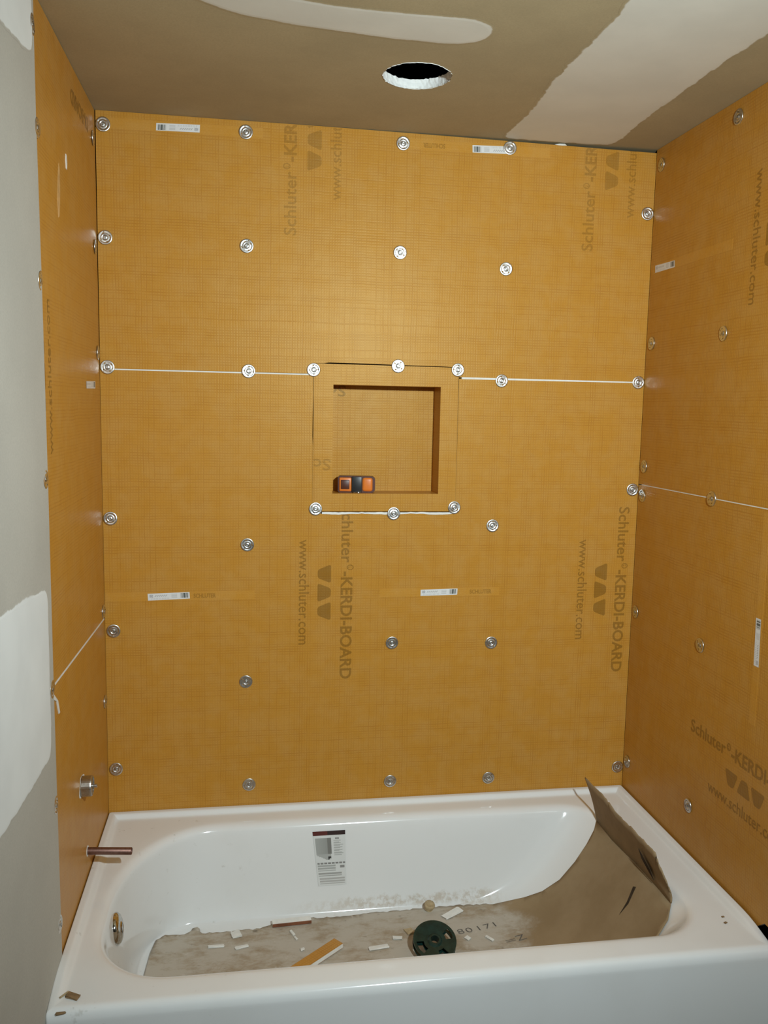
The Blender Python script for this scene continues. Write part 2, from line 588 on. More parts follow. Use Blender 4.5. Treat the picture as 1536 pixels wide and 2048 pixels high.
# ---- back wall: two orange boards screwed on, a hole for the niche between them
NX0, NX1, NZ0, NZ1 = 0.5575, 0.962, 0.8405, 1.2445      # niche flange
wb = plate('wall_back', 'back', rect(-0.03, W + 0.03, -0.38, 1.859), 0.14, 0.155, M['dark'])
tag(wb, kind='structure')
SEAM = 1.2150
g = 0.0018
fb_b_up = plate('foam_board', 'back', [(0.0012, SEAM + g), (NX0 - 0.0003, SEAM + g), (NX0 - 0.0003, NZ1 + 0.0006), (0.585, NZ1 + 0.0010), (0.60, NZ1 + 0.0034), (0.70, NZ1 + 0.0030),
                                      (0.80, NZ1 + 0.0016), (0.925, NZ1 + 0.0008), (NX1 + 0.0003, NZ1 - 0.0008),
                                      (NX1 + 0.0003, SEAM + g), (W - 0.0005, SEAM + g), (W - 0.0005, 1.8500), (1.25, 1.8525), (0.95, 1.8555), (0.6, 1.8580), (0.0020, 1.8585)],
                0.0, 0.0127, M['board'], wb, M['foam'])
fb_b_lo = plate('foam_board', 'back', [(0.0003, -0.02), (W - 0.0005, -0.02), (W - 0.0005, SEAM - g), (NX1 + 0.0003, SEAM - g),
                                      (NX1 + 0.0003, NZ0 - 0.006), (NX0 - 0.0003, NZ0 - 0.006), (NX0 - 0.0004, 1.02), (NX0 - 0.0018, 1.05), (NX0 - 0.0016, 1.10), (NX0 - 0.0003, 1.16), (NX0 - 0.0003, SEAM - g), (0.0005, SEAM - g)],
                0.0, 0.0127, M['board'], wb, M['foam'])
plate('seam_strip', 'back', [(0.02, SEAM - 0.0016), (0.548, SEAM - 0.0024), (0.548, SEAM + 0.0010), (0.02, SEAM + 0.0016)], -0.0005, 0.010, M['foam'], wb)
plate('seam_strip', 'back', [(0.970, SEAM - 0.0030), (1.495, SEAM - 0.0016), (1.495, SEAM + 0.0016), (0.970, SEAM + 0.0024)], -0.0005, 0.010, M['foam'], wb)
bz = NZ0 - 0.0045
pts = []
for k in range(41):
    a = 0.584 + k * (0.953 - 0.584) / 40
    pts.append((a, bz + 0.0024 + random.uniform(-0.0006, 0.0008)))
pts2 = [(a, b - 0.0050 - 0.0012 * math.sin(i * 0.4)) for i, (a, b) in enumerate(pts)]
plate('seam_strip', 'back', pts2 + pts[::-1], -0.0012, 0.010, M['foam'], wb)
# blob of mud bridging the dark gap under the ceiling
pts = [(1.212, 1.8535), (1.225, 1.8565), (1.240, 1.8570), (1.246, 1.8530), (1.235, 1.8520), (1.22, 1.8522)]
plate('mud_smear', 'back', pts, -0.002, 0.006, M['mud'], wb)

# ------------------------------------------------------------------ printing on the boards
_TXT = {}


def text_geo(s, bold=0.0):
    key = (s, bold)
    if key in _TXT:
        return _TXT[key]
    c = bpy.data.curves.new('t', 'FONT')
    c.body = s
    c.size = 1.0
    c.offset = bold
    c.resolution_u = 3
    o = bpy.data.objects.new('t', c)
    COL.objects.link(o)
    dg = bpy.context.evaluated_depsgraph_get()
    dg.update()
    me = o.evaluated_get(dg).to_mesh()
    vs = [(v.co.x, v.co.y) for v in me.vertices]
    fs = [tuple(p.vertices) for p in me.polygons]
    o.evaluated_get(dg).to_mesh_clear()
    bpy.data.objects.remove(o)
    bpy.data.curves.remove(c)
    x0 = min(v[0] for v in vs)
    x1 = max(v[0] for v in vs)
    vs = [((x - x0) / (x1 - x0), y) for x, y in vs]
    _TXT[key] = (vs, fs)
    return _TXT[key]


CAPH = max(v[1] for v in text_geo('E')[0])


def lettering(name, pl, items, org, ux, uy, mat, parent, clip=None, label=None, lift=0.0004):
    """items: (text, x, y, width, cap height, bold) in the frame of org (a, b), ux, uy; clip = (a0, a1, b0, b1)"""
    bm = bmesh.new()
    f = PL[pl]
    ux, uy, org = Vector(ux), Vector(uy), Vector(org)

    def put(vs, fs):
        bv = [bm.verts.new((*(org + ux * x + uy * y), 0)) for x, y in vs]
        for q in fs:
            try:
                bm.faces.new([bv[i] for i in q])
            except ValueError:
                pass
    for it in items:
        if it[0] == '#mark':
            _, x, y, w, h = it
            p = w / 3.0                      # three rounded trapezoids, the middle one upside down
            for k in range(3):
                cx = x + p * (k + 0.5)
                top, bot = (p * 0.5, p * 0.22) if k != 1 else (p * 0.22, p * 0.5)
                base = [(-bot, 0), (bot, 0), (top, h), (-top, h)]
                po = []
                for i in range(4):
                    q0, q1, q2 = Vector(base[i - 1]), Vector(base[i]), Vector(base[(i + 1) % 4])
                    r = 0.007
                    a = q1 + (q0 - q1).normalized() * r
                    b = q1 + (q2 - q1).normalized() * r
                    for t in (0, 0.33, 0.67, 1):
                        po.append(a.lerp(q1, t).lerp(q1.lerp(b, t), t))
                put([(cx + q.x, y + q.y) for q in po], [tuple(range(len(po)))])
        else:
            s, x, y, w, ch, bold = it
            vs, fs = text_geo(s, bold)
            put([(x + vx * w, y + vy * ch / CAPH) for vx, vy in vs], fs)
    if clip:
        a0, a1, b0, b1 = clip
        for co, no in (((a0, 0, 0), (-1, 0, 0)), ((a1, 0, 0), (1, 0, 0)), ((0, b0, 0), (0, -1, 0)), ((0, b1, 0), (0, 1, 0))):
            geom = bm.verts[:] + bm.edges[:] + bm.faces[:]
            bmesh.ops.bisect_plane(bm, geom=geom, plane_co=co, plane_no=no, clear_outer=True)
    for v in bm.verts:
        v.co = f(v.co.x, v.co.y, -lift)
    o = from_bm(name, bm, mat, parent)
    if label:
        o['label'] = label
    return o


NAME = [('Schluter', 0.0, 0.0, 0.162, 0.031, 0.012), ('®', 0.167, 0.016, 0.016, 0.017, 0.02),
        ('-KERDI-BOARD', 0.187, 0.0, 0.310, 0.031, 0.022)]
MARK = [('#mark', 0.166, -0.066, 0.160, 0.037)]
SITE = [('www.schluter.com', 0.096, -0.118, 0.298, 0.0285, 0.004)]
BLOCK = NAME + MARK + SITE
DN, UP = (0, -1), (0, 1)
RT, LT = (1, 0), (-1, 0)
# lower back board, read downwards
lettering('printed_lettering', 'back', BLOCK, (0.640, 0.858), DN, RT, M['ink'], fb_b_lo, (0.0, W, 0.0, NZ0 - 0.008))
lettering('printed_lettering', 'back', BLOCK, (1.456, 0.854), DN, RT, M['ink'], fb_b_lo, (0.0, W, 0.0, 1.2))
# upper back board, read upwards and cut off by the ceiling
lettering('printed_lettering', 'back', BLOCK, (0.507, 1.577), UP, LT, M['ink_faint'], fb_b_up, (0.0, W, 1.22, 1.8565))
lettering('printed_lettering', 'back', BLOCK, (1.334, 1.575), UP, LT, M['ink_faint'], fb_b_up, (0.0, W, 1.22, 1.8505))
# right wall
lettering('printed_lettering', 'right', BLOCK, (-0.376, 0.318), LT, UP, M['ink'], fb_r_lo, (-0.915, 0.0, 0.01, 0.9))
lettering('printed_lettering', 'right', BLOCK, (-0.622, 1.772), DN, LT, M['ink'], fb_r_up, (-0.915, 0.0, 0.93, 1.85))
# left wall
lettering('printed_lettering', 'left', SITE + MARK, (-0.694, 0.93), UP, LT, M['ink'], fb_l_up, (-0.638, 0.0, 0.6, 1.8))
lettering('printed_lettering', 'left', NAME, (0.185, 1.806), LT, DN, M['ink'], fb_l_up, (-0.6, -0.10, 0.6, 1.85))

# smooth tape bands, then barcode stickers
for pl, r, par in (('back', (0.02, 0.42, 1.8165, 1.843), fb_b_up), ('back', (0.80, 1.20, 1.8165, 1.843), fb_b_up),
                   ('back', (0.004, 0.40, 0.5965, 0.6205), fb_b_lo), ('back', (0.75, 1.10, 0.5965, 0.6205), fb_b_lo),
                   ('right', (-0.646, -0.622, 0.43, 0.915), fb_r_lo), ('right', (-0.42, -0.012, 1.516, 1.541), fb_r_up)):
    plate('tape_band', pl, rect(*r), -0.0003, 0.0005, M['tape'], par)
lettering('printed_smudge', 'back', [('SCHLUTER', 0, 0, 0.065, 0.011, 0.03)], (1.012, 0.603), RT, UP, M['ink_faint'], fb_b_lo, lift=0.0008)
lettering('printed_smudge', 'back', [('SCHLUTER', 0, 0, 0.060, 0.011, 0.03)], (0.235, 0.603), RT, UP, M['ink_faint'], fb_b_lo, lift=0.0008)
lettering('printed_smudge', 'back', [('SCHLUTER', 0, 0, 0.060, 0.011, 0.03)], (0.905, 1.834), LT, DN, M['ink_faint'], fb_b_up, lift=0.0008)


def raster(name, fn3, nx, ny, colfn, parent, mat=None):
    """thin printed sheet: one small face per printed dot"""
    vs = [fn3(i / nx, j / ny) for j in range(ny + 1) for i in range(nx + 1)]
    fs, cs = [], []
    for j in range(ny):
        for i in range(nx):
            a = j * (nx + 1) + i
            fs.append((a, a + 1, a + nx + 2, a + nx + 1))
            cs.append(colfn((i + 0.5) / nx, (j + 0.5) / ny, i, j))
    o = from_py(name, vs, fs, mat or M['print'], parent)
    at = o.data.color_attributes.new('print', 'FLOAT_COLOR', 'CORNER')
    flat = []
    for c in cs:
        flat += [*c, 1.0] * 4
    at.data.foreach_set('color', flat)
    return o


rs = random.Random(4)
BARS = [rs.random() < 0.55 for _ in range(40)]


def sticker_col(u, v, i, j):
    p = (0.72, 0.72, 0.70)
    if 0.78 < u < 0.975 and 0.20 < v < 0.90:
        return (0.10, 0.11, 0.10) if BARS[i % 40] else (0.5, 0.5, 0.48)
    if 0.04 < u < 0.13 and 0.4 < v < 0.8:
        return (0.34, 0.34, 0.35) if (i + j) % 3 else p
    if 0.16 < u < 0.46 and 0.5 < v < 0.72:
        return (0.42, 0.42, 0.41) if (i * 7 + j) % 4 < 2 else p
    if 0.06 < u < 0.5 and 0.12 < v < 0.3:
        return (0.55, 0.55, 0.54) if i % 3 == 0 else p
    if 0.56 < u < 0.70 and 0.25 < v < 0.85:
        return (0.5, 0.5, 0.49) if j % 2 else p
    return p


def sticker(pl, c00, c10, c11, c01, parent, lab):
    c = [Vector(x) for x in (c00, c10, c11, c01)]
    f = PL[pl]

    def fn(u, v):
        q = (c[0] * (1 - u) + c[1] * u) * (1 - v) + (c[3] * (1 - u) + c[2] * u) * v
        return f(q.x, q.y, -0.0007)
    o = raster('barcode_sticker', fn, 80, 12, sticker_col, parent)
    o['label'] = lab


sticker('back', (0.114, 0.597), (0.225, 0.601), (0.224, 0.619), (0.113, 0.616), fb_b_lo, 'white barcode sticker at the lower left of the back wall')
sticker('back', (0.868, 0.598), (0.975, 0.600), (0.976, 0.618), (0.868, 0.616), fb_b_lo, 'white barcode sticker at the lower middle of the back wall')
sticker('back', (0.260, 1.840), (0.151, 1.837), (0.150, 1.819), (0.259, 1.821), fb_b_up, 'white barcode sticker at the top left of the back wall')
sticker('back', (1.088, 1.8400), (0.980, 1.837), (0.981, 1.818), (1.088, 1.8205), fb_b_up, 'white barcode sticker half under a washer, top right of the back wall')
sticker('right', (-0.032, 1.519), (-0.144, 1.518), (-0.142, 1.536), (-0.030, 1.539), fb_r_up, 'white barcode sticker on the upper right wall board')
sticker('right', (-0.626, 0.567), (-0.622, 0.676), (-0.641, 0.676), (-0.645, 0.567), fb_r_lo, 'upright white barcode sticker on the lower right wall board')
sticker('left', (-0.200, 1.161), (-0.078, 1.163), (-0.076, 1.181), (-0.201, 1.178), fb_l_up, 'white barcode sticker on the left wall board')

# ------------------------------------------------------------------ NICHE
niche = empty('recessed_niche', (0.76, 0.0, NZ0 + ZT))
tag(niche, 'square orange recessed niche box set into the middle of the back wall', 'niche')


def npart(name, o):
    o.data.transform(Matrix.Translation(-niche.location))
    o.parent = niche
    return o


IX0, IX1, IZ0, IZ1, ND = 0.6115, 0.911, 0.8905, 1.189, 0.084


def frame_mesh():
    bm = bmesh.new()
    f = PL['back']
    o = [(NX0, NZ0), (NX1, NZ0), (NX1 - 0.001, NZ1 - 0.0015), (NX0 + 0.001, NZ1)]
    i = [(IX0, IZ0), (IX1, IZ0), (IX1, IZ1), (IX0, IZ1)]
    V = {}
    for k, (poly, d) in enumerate(((o, 0.0), (i, 0.0), (o, 0.0127), (i, 0.0127))):
        V[k] = [bm.verts.new(f(a, b, d - 0.0002)) for a, b in poly]
    for k in range(4):
        k2 = (k + 1) % 4
        bm.faces.new((V[0][k], V[0][k2], V[1][k2], V[1][k]))
        bm.faces.new((V[2][k2], V[2][k], V[3][k], V[3][k2]))
        bm.faces.new((V[0][k2], V[0][k], V[2][k], V[2][k2]))
        bm.faces.new((V[1][k], V[1][k2], V[3][k2], V[3][k]))
    return bm


npart('flange', from_bm('flange', frame_mesh(), M['board']))
T = 0.0127
npart('back_panel', plate('back_panel', 'back', rect(IX0 - T, IX1 + T, IZ0 - T, IZ1 + T), ND, ND + T, M['board']))
npart('side_panel', plate('side_panel', 'back', rect(IX0 - T, IX0, IZ0 - T, IZ1 + T), T, ND, M['board']))
npart('side_panel', plate('side_panel', 'back', rect(IX1, IX1 + T, IZ0 - T, IZ1 + T), T, ND, M['board']))
npart('top_panel', plate('top_panel', 'back', rect(IX0, IX1, IZ1, IZ1 + T), T, ND, M['board']))
npart('bottom_panel', plate('bottom_panel', 'back', rect(IX0, IX1, IZ0 - T, IZ0), T, ND, M['board']))
npart('x', lettering('printed_lettering', 'back', [('Sc', 0, 0, 0.046, 0.030, 0.012)], (0.606, 0.9855), LT, DN, M['ink_faint'], None, (NX0 + 0.001, 1, 0, 2), lift=0.0006))
npart('x', lettering('printed_lettering', 'back', [('Sc', 0, 0, 0.046, 0.030, 0.012)], (0.655, 1.1885), LT, DN, M['ink'], None, (IX0, 1, 0, IZ1), lift=-(ND - 0.0006)))

# ------------------------------------------------------------------ WASHERS
def washer_mesh():
    """dished steel disc with a raised ring, three punched tabs and small holes"""
    n, bm = 36, bmesh.new()
    prof = [(0.0182, 0.0), (0.0184, 0.0012), (0.0176, 0.0019), (0.0150, 0.0021), (0.0128, 0.0014), (0.0108, 0.0014),
            (0.0088, 0.0022), (0.0070, 0.0018), (0.0052, 0.0006)]
    rows = []
    for r, h in prof:
        rows.append([bm.verts.new((r * math.cos(2 * math.pi * k / n), r * math.sin(2 * math.pi * k / n), h)) for k in range(n)])
    for j in range(len(prof) - 1):
        for k in range(n):
            if j == 4 and (k % 9) in (0, 1):          # punched holes
                continue
            if j == 3 and (k % 12) == 5:
                continue
            k2 = (k + 1) % n
            bm.faces.new((rows[j][k], rows[j][k2], rows[j + 1][k2], rows[j + 1][k]))
    # warp, as hand-driven washers are
    for v in bm.verts:
        v.co.z += 0.00030 * math.sin(2 * math.atan2(v.co.y, v.co.x) + 0.6) * (v.co.xy.length / 0.018) + 0.0003
    me = bpy.data.meshes.new('washer')
    bm.to_mesh(me)
    bm.free()
    me.polygons.foreach_set('use_smooth', [True] * len(me.polygons))
    me.materials.append(M['steel'])
    return me


def screw_mesh():
    """pan head with a cross recess"""
    bm = bmesh.new()
    n = 16
    lathe(bm, [(0.0058, 0.0004), (0.0058, 0.0020), (0.0050, 0.0031), (0.0030, 0.0036), (0.0030, 0.0022), (0.0, 0.0018)], n=n)
    for ang in (0.5, 0.5 + math.pi / 2):
        c = bmesh.ops.create_cube(bm, size=1.0)['verts']
        bmesh.ops.scale(bm, vec=(0.0066, 0.0010, 0.0008), verts=c)
        bmesh.ops.rotate(bm, matrix=Matrix.Rotation(ang, 3, 'Z'), verts=c)
        bmesh.ops.translate(bm, vec=(0, 0, 0.0033), verts=c)
    me = bpy.data.meshes.new('screw')
    bm.to_mesh(me)
    bm.free()
    me.materials.append(M['screw'])
    return me


WM, SM = washer_mesh(), screw_mesh()
w0 = bpy.data.objects.new('washer', WM)
s0 = bpy.data.objects.new('screw', SM)
first = [True]


def washer(pl, a, b, label, rnd, tilt=0.05):
    if first[0]:
        w, s = w0, s0
        first[0] = False
    else:
        w, s = w0.copy(), s0.copy()
    COL.objects.link(w)
    COL.objects.link(s)
    s.parent = w
    nrm = {'back': Vector((0, -1, 0)), 'left': Vector((1, 0, 0)), 'right': Vector((-1, 0, 0))}[pl]
    q = nrm.to_track_quat('Z', 'Y').to_matrix().to_4x4()
    tl = Matrix.Rotation(rnd.uniform(-tilt, tilt), 4, 'X') @ Matrix.Rotation(rnd.uniform(-tilt, tilt), 4, 'Y')
    w.matrix_world = Matrix.Translation(PL[pl](a, b, -0.0009)) @ q @ tl @ Matrix.Rotation(rnd.uniform(0, 6.28), 4, 'Z')
    tag(w, label, 'washer', 'round steel screw washers holding the orange boards')
    return w


R1 = random.Random(21)
BW = [
    (0.020, 1.825, 'washer in the top left corner of the back wall, under the ceiling'),
    (0.376, 1.830, 'top row back wall washer right of the top left barcode sticker'),
    (0.790, 1.829, 'top row back wall washer below the round ceiling hole'),
    (1.085, 1.836, 'washer overlapping the right end of the top right barcode sticker'),
    (0.020, 1.548, 'back wall washer at the left corner, second from the top'),
    (0.378, 1.544, 'second row back wall washer, left of the large upper lettering'),
    (0.788, 1.546, 'shiny white second row back wall washer, centred above the niche'),
    (1.086, 1.516, 'second row back wall washer, left of the upper right lettering'),
    (1.4925, 1.685, 'bright washer at the upper right corner edge of the back wall'),
    (0.0195, 1.220, 'washer at the left end of the white back wall seam'),
    (0.383, 1.219, 'washer on the left half of the white back wall seam'),
    (0.557, 1.227, 'bright white washer on the top left corner of the niche flange'),
    (0.789, 1.243, 'bright white washer on the middle of the niche top edge'),
    (0.958, 1.237, 'bright white washer on the top right corner of the niche flange'),
    (1.085, 1.210, 'dull washer on the right half of the white back wall seam'),
    (1.4925, 1.215, 'bright washer at the right end of the white back wall seam'),
    (0.0195, 0.822, 'washer at the left edge of the back wall, level with the niche bottom'),
    (0.566, 0.848, 'washer on the bottom left corner of the niche flange'),
    (0.785, 0.835, 'washer on the middle of the niche bottom edge'),
    (0.959, 0.852, 'washer on the bottom right corner of the niche flange'),
    (1.073, 0.800, 'washer right of and just below the niche bottom right corner'),
    (0.380, 0.749, 'washer left of the web address print, below the niche level'),
    (0.022, 0.515, 'washer at the left edge of the back wall, under the lower barcode sticker'),
    (0.788, 0.463, 'bright washer right of the word print in the lower middle back wall'),
    (1.081, 0.456, 'dull washer left of the right hand web address print, lower back wall'),
    (0.376, 0.362, 'washer alone on the lower left back wall, above the tub'),
    (0.022, 0.124, 'washer in the bottom left corner of the back wall, above the tub'),
    (0.385, 0.060, 'bottom row back wall washer, second from left above the tub rim'),
    (0.791, 0.049, 'bottom row back wall washer in the middle above the tub rim'),
    (1.087, 0.044, 'bottom row back wall washer left of the cardboard tip'),
    (1.4925, 0.058, 'washer in the bottom right corner of the back wall, above the tub'),
    (1.4925, 0.905, 'washer at the right edge of the back wall, meeting the right wall seam'),
]
for a, b, l in BW:
    washer('back', a, b, 'round steel ' + l if len(l.split()) < 14 else l, R1, 0.035)
RW = [
    (-0.034, 1.810, 'faint washer at the top of the right wall, in the back corner'),
    (-0.412, 1.818, 'washer at the top right of the right wall, under the ceiling'),
    (-0.407, 1.322, 'lone washer on the upper right wall, right of the middle'),
    (-0.034, 1.324, 'small washer on the right wall corner, below its upper sticker'),
    (-0.030, 0.975, 'right wall corner washer just above the right wall seam'),
    (-0.030, 0.890, 'right wall corner washer just below the right wall seam'),
    (-0.404, 0.922, 'washer sitting on the white right wall seam'),
    (-0.028, 0.546, 'right wall corner washer beside the end of the back wall lettering'),
    (-0.395, 0.548, 'washer on the lower right wall, left of the upright sticker'),
    (-0.028, 0.085, 'lowest right wall corner washer, just above the tub'),
    (-0.388, 0.119, 'washer left of the web address print at the bottom of the right wall'),
]
for a, b, l in RW:
    washer('right', a, b, 'steel ' + l if len(l.split()) < 15 else l, R1, 0.05)
LW = [
    (-0.040, 1.779, 'edge-on washer at the top of the left wall, in the back corner'),
    (-0.040, 1.517, 'edge-on left wall corner washer beside the second back wall row'),
    (-0.030, 1.255, 'edge-on left wall corner washer above the back wall seam'),
    (-0.645, 1.621, 'dark washer high on the outer edge of the left orange board'),
    (-0.655, 1.349, 'grey washer on the outer left board edge beside blank drywall'),
    (-0.658, 0.983, 'grey washer on the outer left board edge level with the niche'),
    (-0.025, 0.575, 'edge-on left wall corner washer at the slanting left seam end'),
    (-0.028, 0.327, 'faint left wall corner washer below the slanting seam'),
    (-0.648, 0.331, 'washer on the outer left board edge beside the mixing valve'),
    (-0.644, 0.075, 'lowest washer on the outer left board edge, above the tub'),
    (-0.650, 0.570, 'washer at the outer end of the slanting left wall seam'),
    (-0.662, 1.791, 'topmost washer on the outer left board edge, under the ceiling'),
]
for a, b, l in LW:
    washer('left', a, b, l, R1, 0.05)

# ------------------------------------------------------------------ BATHTUB
def rloop(x0, x1, y0, y1, rad, n=10, s=16):
    """rounded rectangle; rad: (rx, ry) for left-front, right-front, right-back, left-back"""
    (a0, b0), (a1, b1), (a2, b2), (a3, b3) = rad
    out = []

    def arc(cx, cy, rx, ry, t0):
        for k in range(n):
            t = t0 + math.pi / 2 * k / (n - 1)
            out.append(Vector((cx + rx * math.cos(t), cy + ry * math.sin(t))))

    def side(p, q):
        for k in range(1, s):
            out.append(Vector(p).lerp(Vector(q), k / s))
    arc(x0 + a0, y0 + b0, a0, b0, math.pi)
    side((x0 + a0, y0), (x1 - a1, y0))
    arc(x1 - a1, y0 + b1, a1, b1, 1.5 * math.pi)
    side((x1, y0 + b1), (x1, y1 - b2))
    arc(x1 - a2, y1 - b2, a2, b2, 0)
    side((x1 - a2, y1), (x0 + a3, y1))
    arc(x0 + a3, y1 - b3, a3, b3, math.pi / 2)
    side((x0, y1 - b3), (x0, y0 + b0))
    return out


def sstep(a, b, x):
    t = max(0.0, min(1.0, (x - a) / (b - a)))
    return t * t * (3 - 2 * t)


TX0, TX1, TY0, TY1 = 0.002, 1.5065, -0.790, -0.0015
FR = 0.020


def rim_z(p):
    lipd = min(TY1 - p.y, p.x - TX0, TX1 - p.x)
    lip = (1 - sstep(0.014, 0.028, lipd)) * sstep(-0.755, -0.70, p.y) if lipd < 0.03 else 0.0
    z = -0.012 + 0.012 * lip
    df = p.y - TY0
    if df < FR:
        z -= FR - math.sqrt(max(0.0, FR * FR - (FR - df) ** 2))
    return z


OPEN = (0.070, 1.392, -0.697, -0.098)
ORAD = [(0.155, 0.17), (0.12, 0.12), (0.12, 0.17), (0.23, 0.33)]
BOT = (0.118, 1.10, -0.648, -0.150)
BRAD = [(0.10, 0.10), (0.14, 0.14), (0.14, 0.14), (0.12, 0.14)]


def grow(r, d):
    return (r[0] - d, r[1] + d, r[2] - d, r[3] + d)


def grow_rad(rad, d):
    return [(max(0.003, a + d), max(0.003, b + d)) for a, b in rad]


loops = []
O = (TX0, TX1, TY0, TY1)
sm = [(0.006, 0.006)] * 4
lp = rloop(*O, sm)
loops.append([Vector((p.x, p.y, -0.38 + 0.001)) for p in lp])
loops.append([Vector((p.x, p.y, -0.20)) for p in lp])
loops.append([Vector((p.x, p.y, -0.060)) for p in lp])
loops.append([Vector((p.x, p.y, min(rim_z(p), -0.036) if p.y < -0.77 else rim_z(p) - 0.004)) for p in lp])
for d in (0.0, 0.003, 0.007, 0.012, 0.016, 0.020, 0.024, 0.028, 0.034):
    q = rloop(*grow(O, -d), [(0.006, 0.006)] * 4)
    loops.append([Vector((p.x, p.y, rim_z(p))) for p in q])
for d, z in ((0.030, -0.0122), (0.022, -0.0130), (0.014, -0.0150), (0.006, -0.0195), (0.0, -0.027)):
    dd = d
    q = rloop(*grow(OPEN, dd), grow_rad(ORAD, dd))
    loops.append([Vector((p.x, p.y, z)) for p in q])
op = rloop(*OPEN, ORAD)
bo = rloop(*BOT, BRAD)
ZB = -0.262
for h, v in ((0.06, 0.06), (0.14, 0.16), (0.24, 0.32), (0.34, 0.48), (0.45, 0.63), (0.56, 0.76), (0.68, 0.87), (0.80, 0.945), (0.91, 0.986), (1.0, 1.0)):
    loops.append([Vector((a.x + (b.x - a.x) * h, a.y + (b.y - a.y) * h, -0.027 + (ZB + 0.027) * v)) for a, b in zip(op, bo)])
ctr = Vector(((BOT[0] + BOT[1]) / 2, (BOT[2] + BOT[3]) / 2))
for k in (0.8, 0.45):
    loops.append([Vector((ctr.x + (b.x - ctr.x) * k, ctr.y + (b.y - ctr.y) * k, ZB - 0.001)) for b in bo])
bm = bmesh.new()
rows = [[bm.verts.new((p.x, p.y, p.z + ZT)) for p in L] for L in loops]
n = len(rows[0])
for j in range(len(rows) - 1):
    for k in range(n):
        k2 = (k + 1) % n
        bm.faces.new((rows[j][k], rows[j][k2], rows[j + 1][k2], rows[j + 1][k]))
bm.faces.new(rows[-1])
bmesh.ops.recalc_face_normals(bm, faces=bm.faces)
TUB_BVH = BVHTree.FromBMesh(bm)
tub = from_bm('bathtub', bm, M['tub'], None, True)
sb = tub.modifiers.new('smooth', 'SUBSURF')
sb.levels = 1
sb.render_levels = 1
tag(tub, 'white alcove bathtub lined with muddy cardboard, below the orange walls', 'bathtub')


def drop(x, y, dz=0.0):
    h = TUB_BVH.ray_cast(Vector((x, y, ZT + 0.5)), Vector((0, 0, -1)))
    return (h[0].z if h[0] else ZT) + dz


def face_back(x, z):
    """point and normal of the basin's rear slope, looking from inside"""
    h = TUB_BVH.ray_cast(Vector((x, -0.45, z + ZT)), Vector((0, 1, 0)))
    return h[0], h[1]


# instruction label on the rear slope of the basin
def lab_col(u, v, i, j):
    p = (0.70, 0.71, 0.69)
    y = 1 - v
    if y < 0.085:
        return (0.10, 0.018, 0.014) if u < 0.45 else (0.028, 0.012, 0.012)
    if y < 0.115:
        return p
    if 0.04 < u < 0.54 and 0.125 < y < 0.42:
        return (0.20, 0.20, 0.185) if u > 0.42 else (0.40 - 0.2 * u, 0.41 - 0.2 * u, 0.39 - 0.2 * u)
    if 0.06 < u < 0.52 and 0.42 <= y < 0.56:
        lim = 0.56 - 0.10 * abs(u - 0.42) / 0.36
        if u > 0.43 and 0.47 < y < 0.53 - (u - 0.43) * 0.4:
            return (0.03, 0.03, 0.03)
        return (0.42, 0.43, 0.41) if y < lim - 0.02 else p
    if 0.62 < u < 0.95 and 0.17 < y < 0.46:
        if u > 0.80 + 0.13 * ((j * 37) % 10) / 10:
            return p
        return (0.46, 0.47, 0.45) if j % 3 else p
    if 0.68 < u < 0.80 and 0.12 < y < 0.15:
        return (0.30, 0.30, 0.29)
    if 0.04 < u < 0.97 and 0.585 < y < 0.605:
        return (0.24, 0.24, 0.23) if (i % 5) else p
    if 0.80 < u < 0.96 and 0.635 < y < 0.69:
        return (0.26, 0.26, 0.25)
    if 0.05 < u < 0.64 and 0.63 < y < 0.74:
        return (0.40, 0.41, 0.39) if j % 3 else p
    if 0.05 < u < 0.85 and 0.76 < y < 0.83:
        return (0.36, 0.36, 0.34) if j % 3 else p
    if 0.08 < u < 0.95 and 0.85 < y < 0.97:
        return (0.46, 0.45, 0.43) if j % 3 else p
    return p


def lab_fn(u, v):
    x = (0.558 + 0.091 * u) * v + (0.574 + 0.078 * u) * (1 - v)
    z = -0.189 + 0.148 * v
    p, nn = face_back(x, z)
    d = nn if nn.y < 0 else -nn
    return p + d * 0.0012


o = raster('instruction_label', lab_fn, 40, 64, lab_col, tub)
o['label'] = 'printed label with a dark red bar and small tub picture'

# overflow plate at the left end
bm = bmesh.new()
lathe(bm, [(0.0, 0.012), (0.012, 0.0115), (0.024, 0.0095), (0.031, 0.0065), (0.036, 0.001), (0.036, -0.006)], n=40)
h = TUB_BVH.ray_cast(Vector((0.5, -0.425, ZT - 0.082)), Vector((-1, 0, 0)))
nx = h[1] if h[1].x > 0 else -h[1]
q = nx.to_track_quat('Z', 'Y').to_matrix().to_4x4()
bmesh.ops.transform(bm, matrix=Matrix.Translation(h[0] + nx * 0.003) @ q, verts=bm.verts)
ov = from_bm('overflow_plate', bm, M['chrome'], tub, True)
ov['label'] = 'round chrome overflow plate'
bm = bmesh.new()
bevel_box(bm, 0, -0.030, 0.001, 0.014, 0.006, 0.006, 0.001)
bmesh.ops.transform(bm, matrix=Matrix.Translation(h[0] + nx * 0.003) @ q, verts=bm.verts)
from_bm('drain_slot', bm, M['black'], ov)

